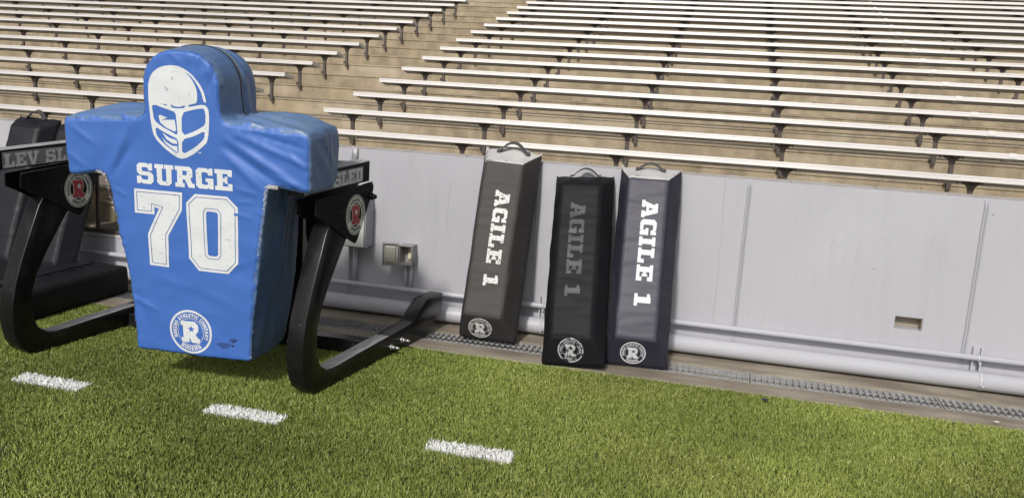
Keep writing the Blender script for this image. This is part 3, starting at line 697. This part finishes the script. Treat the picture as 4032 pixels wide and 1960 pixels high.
H_holes = [[(-.1259,1.3298),(-.0748,1.3149),(-.0752,1.3232),(-.0984,1.3231)],
 [(-.0519,1.3259),(-.0409,1.3153),(-.011,1.3129),(.0124,1.3193),(.0196,1.326),(.0202,1.3106),(-.0115,1.3054),(-.0391,1.3066),(-.0529,1.3091)],
 [(-.1586,1.3132),(-.136,1.3166),(-.1041,1.306),(-.0629,1.2959),(-.0311,1.2853),(-.0271,1.2329),(-.0236,1.1718),(-.0599,1.1885),(-.11,1.2106),(-.1503,1.2398),(-.155,1.2755)],
 [(.0013,1.2852),(.0621,1.3036),(.1084,1.3135),(.1243,1.3116),(.1293,1.2932),(.1298,1.2347),(.0753,1.2016),(.0005,1.1713)],
 [(-.1453,1.2083),(-.1022,1.1857),(-.0611,1.1692),(-.02,1.1528),(-.0233,1.0777),(-.0697,1.1024),(-.1146,1.1357),(-.1433,1.1658)],
 [(-.0004,1.1542),(.0646,1.1734),(.1238,1.2049),(.1195,1.1645),(.0712,1.1208),(-.0046,1.0769)]]
H_isl = [[(-.1239,1.2648),(-.1157,1.2687),(-.0769,1.2559),(-.1103,1.2437),(-.0378,1.2491),(-.0306,1.1968),(-.0421,1.1905),(-.0868,1.2079),(-.1158,1.2293),(-.1217,1.248)],
 [(-.1095,1.1809),(-.0711,1.1579),(-.0296,1.1479),(-.0284,1.1288),(-.0563,1.1312),(-.0857,1.1484)],
 [(-.1109,1.1573),(-.091,1.1373),(-.057,1.1183),(-.0289,1.1189),(-.0285,1.086),(-.0647,1.107),(-.0961,1.1306)]]
decal('helmet_print', [(chaikin(H_outer), [chaikin(h) for h in H_holes])] + [(h, []) for h in H_isl] + text_box('TM', .081, .099, 1.091, 1.097), M['print'], DM, bvh, **FRN)
decal('team_lettering', text_box('SURGE', -.268, .259, .9135, 1.0195, .7, -.002), M['print'], DM, bvh, **FRN)
seven = [(-.2892,.884),(-.0155,.884),(-.0225,.791),(-.107,.652),(-.1133,.481),(-.2249,.484),(-.2238,.651),(-.1542,.789),(-.1798,.794),(-.1805,.757),(-.2933,.757)][::-1]
zero = [(.0531,.8825),(.2259,.8815),(.2829,.828),(.276,.537),(.2192,.477),(.0551,.480),(.0048,.543),(.0028,.834)][::-1]
zhole = [(.1175,.7988),(.1658,.7966),(.1748,.7857),(.1677,.5772),(.1585,.5644),(.1172,.5651),(.11,.5763),(.1102,.787)][::-1]
decal('number', [(seven, []), (zero, [zhole])], M['print'], DM, bvh, **FRN)
def ring(p, a, b): return (offset_poly(p, a), [offset_poly(p, b)])
decal('number_outline', [ring(seven, -.0135, -.0165), ring(zero, -.0135, -.0165), ring(zhole, .0165, .0135)], M['printline'], DM, bvh, off=.0026, **FRN)
decal('emblem', [([(-.009+a*.121, .138+b*.121) for a, b in o], [[(-.009+a*.121, .138+b*.121) for a, b in h] for h in hs]) for o, hs in emblem_light()], M['print'], DM, bvh, **FRN)
# scuffed hole at the lower right of the front
rr = random.Random(5)
def blob(cx, cz, rx, rz, n=22, j=.35): return [(cx+rx*math.cos(2*math.pi*k/n)*(1+rr.uniform(-j,j)), cz+rz*math.sin(2*math.pi*k/n)*(1+rr.uniform(-j,j))) for k in range(n)]
M['scuff'] = mat('dirt_scuff', (.02,.055,.19), .7, c2=(.028,.08,.3), nscale=40)
decal('scuff', [(blob(.175,.085,.035,.016), []), (blob(.225,.115,.025,.012), [])], M['scuff'], DM, bvh, off=.001, **FRN)
decal('tear', [(blob(.232,.108,.006,.004), []), (blob(.226,.085,.009,.004), []), (blob(.245,.118,.010,.003), [])], M['black'], DM, bvh, off=.002, **FRN)
# ribbons following the edge of the cover
def ribbon(name, pts, y0, y1, lift, mt, close=False):
    bm = bmesh.new(); prev = None; dense = []
    for a, b in zip(pts, pts[1:]):
        n = max(1, int((Vector(b)-Vector(a)).length/.012))
        for k in range(n): dense.append(Vector(a).lerp(Vector(b), k/n))
    dense.append(Vector(pts[-1]))
    for i, q in enumerate(dense):
        tq = (dense[min(i+2, len(dense)-1)]-dense[max(i-2, 0)]).normalized(); nn = Vector((tq.y, 0, -tq.x))
        row = []
        for y in (y0, (y0+y1)/2, y1):
            o_ = Vector((q.x, y, q.y)) + nn*.12
            h = bvh.ray_cast(o_, -nn, .3)
            row.append(bm.verts.new((h[0] if h[0] is not None else Vector((q.x, y, q.y))) + nn*(lift*(1.6 if y not in (y0, y1) else 1))))
        if prev:
            for k in (0, 1): bm.faces.new((prev[k], prev[k+1], row[k+1], row[k]))
        prev = row
    o = from_bm(name, bm, mt, DM, smooth=True); return o
hd = [p for p in outl if p[1] > 1.25]
ribbon('zipper', hd, .200, .218, .004, M['zip'])
ribbon('zipper_tape', hd, .190, .1985, .0025, M['seam'])
ribbon('seam', [(.222,1.252),(.26,1.243),(.45,1.232),(.655,1.222),(.668,1.20),(.668,.94)], .214, .221, .002, M['seam'])
ribbon('seam', [(.668,1.06),(.668,1.0),(.668,.94)], .30, .306, .002, M['seam'])
for pts in (outl,):
    ribbon('piping', pts, .006, .013, .0012, M['blued'])
# frayed threads at the armpits and down the worn edge
bm = bmesh.new(); rr = random.Random(9)
def fuzz(x, y, z, l, n=1):
    for _ in range(n):
        d = Vector((rr.uniform(-1,1), rr.uniform(-1,.2), rr.uniform(-.8,1))).normalized()*l*rr.uniform(.4,1)
        a = Vector((x+rr.uniform(-.006,.006), y+rr.uniform(-.006,.004), z+rr.uniform(-.006,.006))); s = d.orthogonal().normalized()*.0007
        v = [bm.verts.new(a-s), bm.verts.new(a+s), bm.verts.new(a+d*.5+s+Vector((0,0,rr.uniform(-.003,.003)))), bm.verts.new(a+d)]
        bm.faces.new(v[:3]); bm.faces.new((v[0], v[2], v[3]))
for i in range(90):
    t_ = i/89; z = .95-.36*t_; x = .440-(.44-.385)*t_*1.1+.004
    fuzz(x, -.001, z, .010 if t_ < .35 else .005, 6 if t_ < .25 else 3)
for i in range(40): fuzz(.45+i*.0012, -.001, .950, .013, 8)
for i in range(40): fuzz(-.45-i*.001, -.001, .945+.0004*i, .010, 4)
for i in range(20): fuzz(-.446+i*.002, -.001, .93-.009*i, .012, 2)
for x, z in ((.345,.18),(-.40,.74),(.328,.03)):
    for _ in range(2): fuzz(x, .0, z, .006, 4)
from_bm('frayed_edge', bm, M['fray'], DM)

# ================================================================== AGILE PADS
def pad_mesh(seed, mats, wr=1.0, w_=.185, L_=1.22, sag=0, xo=-.012):
    bm = bmesh.new(); fw = .122
    def sec(z, d, k):  # ring: back-left, back-right, lip right, front right, front left, lip left
        return [bm.verts.new(p) for p in ((-w_,0,z[0]),(w_,0,z[0]),(w_,-.028,z[1]),(xo+fw,-d,z[2]),(xo-fw,-d,z[2]),(-w_,-.028,z[1]))]
    a = sec((0,.006,.150), .135, 0); b = sec((L_,L_-.01,L_-.105), .135, 0)
    fs = [bm.faces.new(a), bm.faces.new(b[::-1])] if False else []
    fs.append(bm.faces.new((a[0],a[1],a[2],a[5]))); fs.append(bm.faces.new((a[5],a[2],a[3],a[4])))
    fs.append(bm.faces.new((b[0],b[1],b[2],b[5]))); fs.append(bm.faces.new((b[5],b[2],b[3],b[4])))
    for k in range(6): fs.append(bm.faces.new((a[k], a[(k+1) % 6], b[(k+1) % 6], b[k])))
    bmesh.ops.recalc_face_normals(bm, faces=fs)
    bmesh.ops.bevel(bm, geom=bm.edges[:], offset=.011, segments=3, affect='EDGES')
    me = remesh(bm, .0085); rs = Vector((seed*7.1, seed*3.3, 0))
    nr = [(v.co.copy(), v.normal.copy()) for v in me.vertices]
    for v, (p, n) in zip(me.vertices, nr):
        q = p+rs
        d = .0045*mnoise.noise(q*5)
        if n.y < -.5 and p.z > .14: d += wr*(.0035*mnoise.noise(Vector((q.x*7,q.y,q.z*26))) + .003*mnoise.noise(Vector((q.x*4,q.y,q.z*11))))
        if n.z > .5 and p.z > 1: d += (.022 if seed == 1 else .008)*mnoise.noise(Vector((q.x*16,q.y*9,0))) - sag*.5
        if abs(n.x) > .5: d += wr*.004*mnoise.noise(Vector((0,q.y*9,q.z*9)))
        v.co = p+n*d
    me.update()
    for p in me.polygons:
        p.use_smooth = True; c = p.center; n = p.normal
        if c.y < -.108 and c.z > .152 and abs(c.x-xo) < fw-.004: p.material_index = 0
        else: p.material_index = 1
    return me
def handle(par, x0=-.085, x1=.075, h=.055, z=1.20, y=-.055, tw=0):
    bm = bmesh.new(); n = 22; prev = None
    for i in range(n+1):
        t_ = i/n; x = x0+(x1-x0)*t_
        zz = z + h*max(0, math.sin(math.pi*max(0, min(1, (t_-.12)/.76))))**.8
        yy = y + tw*math.sin(math.pi*t_)
        ring_ = [bm.verts.new(p) for p in ((x, yy-.017, zz-.012), (x, yy+.010, zz+.008), (x+.001, yy+.006, zz+.014), (x+.001, yy-.021, zz-.006))]
        if prev:
            for k in range(4): bm.faces.new((prev[k], prev[(k+1) % 4], ring_[(k+1) % 4], ring_[k]))
        else: bm.faces.new(ring_[::-1])
        prev = ring_
    bm.faces.new(prev); bmesh.ops.recalc_face_normals(bm, faces=bm.faces[:])
    h_ = from_bm('handle', bm, M['strap'], par)
    return h_
def make_pad(Bp, Tp, ex, label, mats, seed, prt, txt, emb, wr=1.0, hz={}, L_=1.22, lettering=True, embm=None, xo=-.012):
    B, T = Vector(Bp), Vector(Tp); up = (T-B).normalized(); X = Vector(ex); X = (X-up*X.dot(up)).normalized(); Yv = up.cross(X)
    o = empty('leaning_pad', B); o.rotation_euler = Matrix((X, Yv, up)).transposed().to_euler()
    tag(o, label, 'training pad', None)
    me = pad_mesh(seed, mats, wr, L_=L_, xo=xo); link('cover', me, mats, o)
    bv = BVHTree.FromPolygons([v.co.copy() for v in me.vertices], [tuple(p.vertices) for p in me.polygons])
    if lettering:
        z1, z0, xc, hh = txt    # reading downwards: letter tops point right (+x)
        Lt = z1-z0
        A_ = text_polys('AGILE', lambda a, b, W_: (xc-hh/2+b/10*hh, z1-a/W_*Lt*.765), .9)
        B_ = text_polys('1', lambda a, b, W_: (xc-hh/2+b/10*hh, z0+Lt*.115*(1-a/W_)), .9)
        decal('lettering', A_, prt, o, bv, (0,0,0), (1,0,0), (0,0,1), off=.0015, step=.03)
        decal('numeral', B_, prt, o, bv, (0,0,0), (1,0,0), (0,0,1), off=.0015, step=.03)
    if emb:
        th = math.atan2(.129, .144); s = .074
        V_ = Vector((0,-math.sin(th),math.cos(th)))
        decal('emblem', [([(a*s, b*s) for a, b in o_], [[(a*s, b*s) for a, b in h] for h in hs]) for o_, hs in emblem_light()], embm or prt, o, bv, (emb[0], -.028-.004-emb[1]*math.sin(th), .006+emb[1]*math.cos(th)), (1,0,0), V_, off=.0015, step=.02, depth=.06)
    fw, w_ = .118, .180; V_ = Vector((0,.107,.095)).normalized()
    tp = [(xo-fw,.002),(xo+fw,.002),(w_,.139),(w_,.160),(-w_,.160),(-w_,.139)]
    decal('top_panel', [(tp, [])], mats[2], o, bv, (0,-.135,L_-.105), (1,0,0), V_, off=.0013, step=.012, depth=.09)
    handle(o, **hz)
    return o
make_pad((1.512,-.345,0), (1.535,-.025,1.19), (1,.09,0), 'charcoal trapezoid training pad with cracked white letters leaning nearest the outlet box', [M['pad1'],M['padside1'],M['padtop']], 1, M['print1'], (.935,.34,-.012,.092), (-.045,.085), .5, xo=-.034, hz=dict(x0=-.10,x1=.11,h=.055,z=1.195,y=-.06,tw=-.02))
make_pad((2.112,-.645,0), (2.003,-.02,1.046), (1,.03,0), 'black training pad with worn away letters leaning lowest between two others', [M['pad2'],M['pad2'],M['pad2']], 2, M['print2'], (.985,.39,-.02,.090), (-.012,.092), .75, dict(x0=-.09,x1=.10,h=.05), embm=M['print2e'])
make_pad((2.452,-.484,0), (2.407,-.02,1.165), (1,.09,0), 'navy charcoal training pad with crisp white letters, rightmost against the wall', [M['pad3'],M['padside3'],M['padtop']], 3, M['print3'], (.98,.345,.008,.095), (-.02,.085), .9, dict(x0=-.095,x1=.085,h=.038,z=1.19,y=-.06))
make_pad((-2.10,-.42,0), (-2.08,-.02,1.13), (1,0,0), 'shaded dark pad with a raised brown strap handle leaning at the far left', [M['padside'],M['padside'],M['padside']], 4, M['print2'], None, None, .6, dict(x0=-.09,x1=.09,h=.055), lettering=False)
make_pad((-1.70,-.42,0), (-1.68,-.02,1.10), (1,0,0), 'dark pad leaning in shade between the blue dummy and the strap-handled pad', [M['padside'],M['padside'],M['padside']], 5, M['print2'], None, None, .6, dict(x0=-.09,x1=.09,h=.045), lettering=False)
# lying pad
LP = empty('lying_pad', (-1.315, -.78, 0)); tag(LP, 'black vinyl pad lying flat on the turf behind the left sled runner', 'training pad')
bm = bmesh.new(); box(bm, -.185, .185, -.48, .48, -.005, .19, .025, 3); me = remesh(bm, .011)
for v in me.vertices:
    p = v.co.copy(); v.co = p+v.normal*(.006*mnoise.noise(p*6)+(.008*mnoise.noise(Vector((p.x*5,p.y*24,0))) if v.normal.z > .5 else 0)-(.012*math.exp(-((p.x+.04)/.008)**2) if v.normal.z > .5 else 0))
for p in me.polygons: p.use_smooth = True
link('cover', me, M['pad2'], LP)
bm = bmesh.new(); box(bm, -.045, -.035, -.47, .47, .184, .191); from_bm('zipper', bm, M['seam'], LP)
bm = bmesh.new(); box(bm, -.17, -.06, -.43, .43, .192, .20, .004, 1); from_bm('flap', bm, M['padside'], LP)

# ================================================================== TURF
rng = np.random.default_rng(4)
marks = [(-.455, -.075), (.62, 1.0), (1.71, 2.09)]
MY0, MY1 = -2.022, -1.918
def blades(name, X, Y, mt, hmin, hmax, tone):
    n = len(X); ang = rng.uniform(0, 2*np.pi, n); h = rng.uniform(hmin, hmax, n); wd = rng.uniform(.0013, .0026, n)
    lean = rng.uniform(.05, .9, n)*h; la = rng.uniform(0, 2*np.pi, n)
    ca, sa = np.cos(ang)*wd, np.sin(ang)*wd; lx, ly = np.cos(la)*lean, np.sin(la)*lean
    V = np.zeros((n, 5, 3), np.float32); z0 = -.012
    V[:,0] = np.stack([X-ca, Y-sa, np.full(n, z0)], 1); V[:,1] = np.stack([X+ca, Y+sa, np.full(n, z0)], 1)
    V[:,2] = np.stack([X+ca*.9+lx*.35, Y+sa*.9+ly*.35, z0+h*.6], 1); V[:,3] = np.stack([X-ca*.9+lx*.35, Y-sa*.9+ly*.35, z0+h*.6], 1)
    V[:,4] = np.stack([X+lx, Y+ly, z0+h*(1-.25*lean/h)], 1)
    me = bpy.data.meshes.new(name); me.vertices.add(n*5); me.vertices.foreach_set('co', V.ravel())
    base = (np.arange(n)*5)[:,None]
    loops = np.concatenate([base+np.array([0,1,2,3]), base+np.array([3,2,4])], 1).ravel().astype(np.int32)
    me.loops.add(n*7); me.loops.foreach_set('vertex_index', loops)
    me.polygons.add(n*2)
    ls = (np.arange(n)*7)[:,None]+np.array([0,4]); me.polygons.foreach_set('loop_start', ls.ravel().astype(np.int32))
    me.update(calc_edges=True)
    at = me.attributes.new('tone', 'FLOAT', 'POINT'); at.data.foreach_set('value', np.repeat(tone, 5).astype(np.float32))
    return link(name, me, mt)
def scatter(x0, x1, y0, y1, dens):
    n = int((x1-x0)*(y1-y0)*dens); return rng.uniform(x0, x1, n), rng.uniform(y0, y1, n)
parts_ = [scatter(-2.2, 5.4, -2.6, -.665, 26000), scatter(.2, 4.0, -3.7, -2.6, 24000), scatter(-4.5, -2.2, -3.0, -.665, 4000), scatter(-2.2, .2, -3.7, -2.6, 6000), scatter(4.0, 7, -4, -2.6, 3000), scatter(5.4, 8, -2.6, -.665, 5000)]
X = np.concatenate([p[0] for p in parts_]); Y = np.concatenate([p[1] for p in parts_])
inm = np.zeros(len(X), bool)
for a, b in marks: inm |= (X > a) & (X < b) & (Y > MY0) & (Y < MY1)
inm &= rng.random(len(X)) > .12
X2, Y2 = X[~inm], Y[~inm]
tone = np.clip(.12+.72*rng.beta(2.6, 3.0, len(X2)) + .12*np.sin(X2*2.3+np.sin(Y2*3)*1.5)*np.sin(Y2*4.1+X2) , 0, 1)
tag(blades('turf_grass', X2, Y2, M['turf'], .016, .028, tone), 'short green artificial grass blades covering the field', None, None, 'stuff')
ml = ['short white dash painted on the turf, left of the blue dummy', 'short white dash painted on the turf just in front of the sled runner', 'short white dash painted on the turf, rightmost and nearest the camera']
for (a, b), s in zip(marks, ml):
    X, Y = scatter(a, b, MY0, MY1, 36000); X = X + rng.normal(0, .004, len(X)); Y = Y + rng.normal(0, .002, len(Y))
    o = blades('field_marking', X, Y, M['turfwhite'], .022, .034, np.zeros(len(X)))
    tag(o, s, 'field marking', 'white dashes on the turf')
# small litter
def scrap(x, y, s, mt, label, name):
    bm = bmesh.new(); r_ = random.Random(int(x*100)); bmesh.ops.create_icosphere(bm, subdivisions=2, radius=s)
    for v in bm.verts: v.co = Vector((v.co.x*1.6, v.co.y, v.co.z*.5))*(1+r_.uniform(-.45, .45))
    o = from_bm(name, bm, mt); o.location = (x, y, .022); tag(o, label, 'litter')
M['scrapblue'] = mat('dark_blue_scrap', (.015,.02,.05), .7)
scrap(3.17, -.80, .010, M['scrapblue'], 'tiny dark blue scrap lying on the turf near the grate', 'scrap')
scrap(4.33, -.645, .007, M['print'], 'tiny white scrap at the turf edge by the right side of the picture', 'scrap')

bm = bmesh.new(); r_ = random.Random(21)
for i in range(420):
    x = r_.uniform(-1.5, 5.2); y = r_.choice([r_.uniform(-.655, -.48), r_.uniform(-.26, -.15), -.64+r_.gauss(0, .015)]); q_ = r_.uniform(.0012, .004)
    if y < -.653 or -.475 < y < -.265: continue
    vs = [bm.verts.new((x+q_*r_.uniform(.5,1.6)*math.cos(a*2.1), y+q_*r_.uniform(.5,1.6)*math.sin(a*2.1), .0012)) for a in range(3)]; tp = bm.verts.new((x, y, .0012+q_*r_.uniform(.3,1)))
    for a in range(3): bm.faces.new((vs[a], vs[(a+1) % 3], tp))
    bm.faces.new(vs[::-1])
M['crumb'] = mat('rubber_and_turf_crumbs', (.05,.05,.04), .9, c2=(.30,.27,.16), nscale=40)
tag(from_bm('turf_crumbs', bm, M['crumb']), 'loose crumbs of turf and rubber scattered on the concrete strip', None, None, 'stuff')
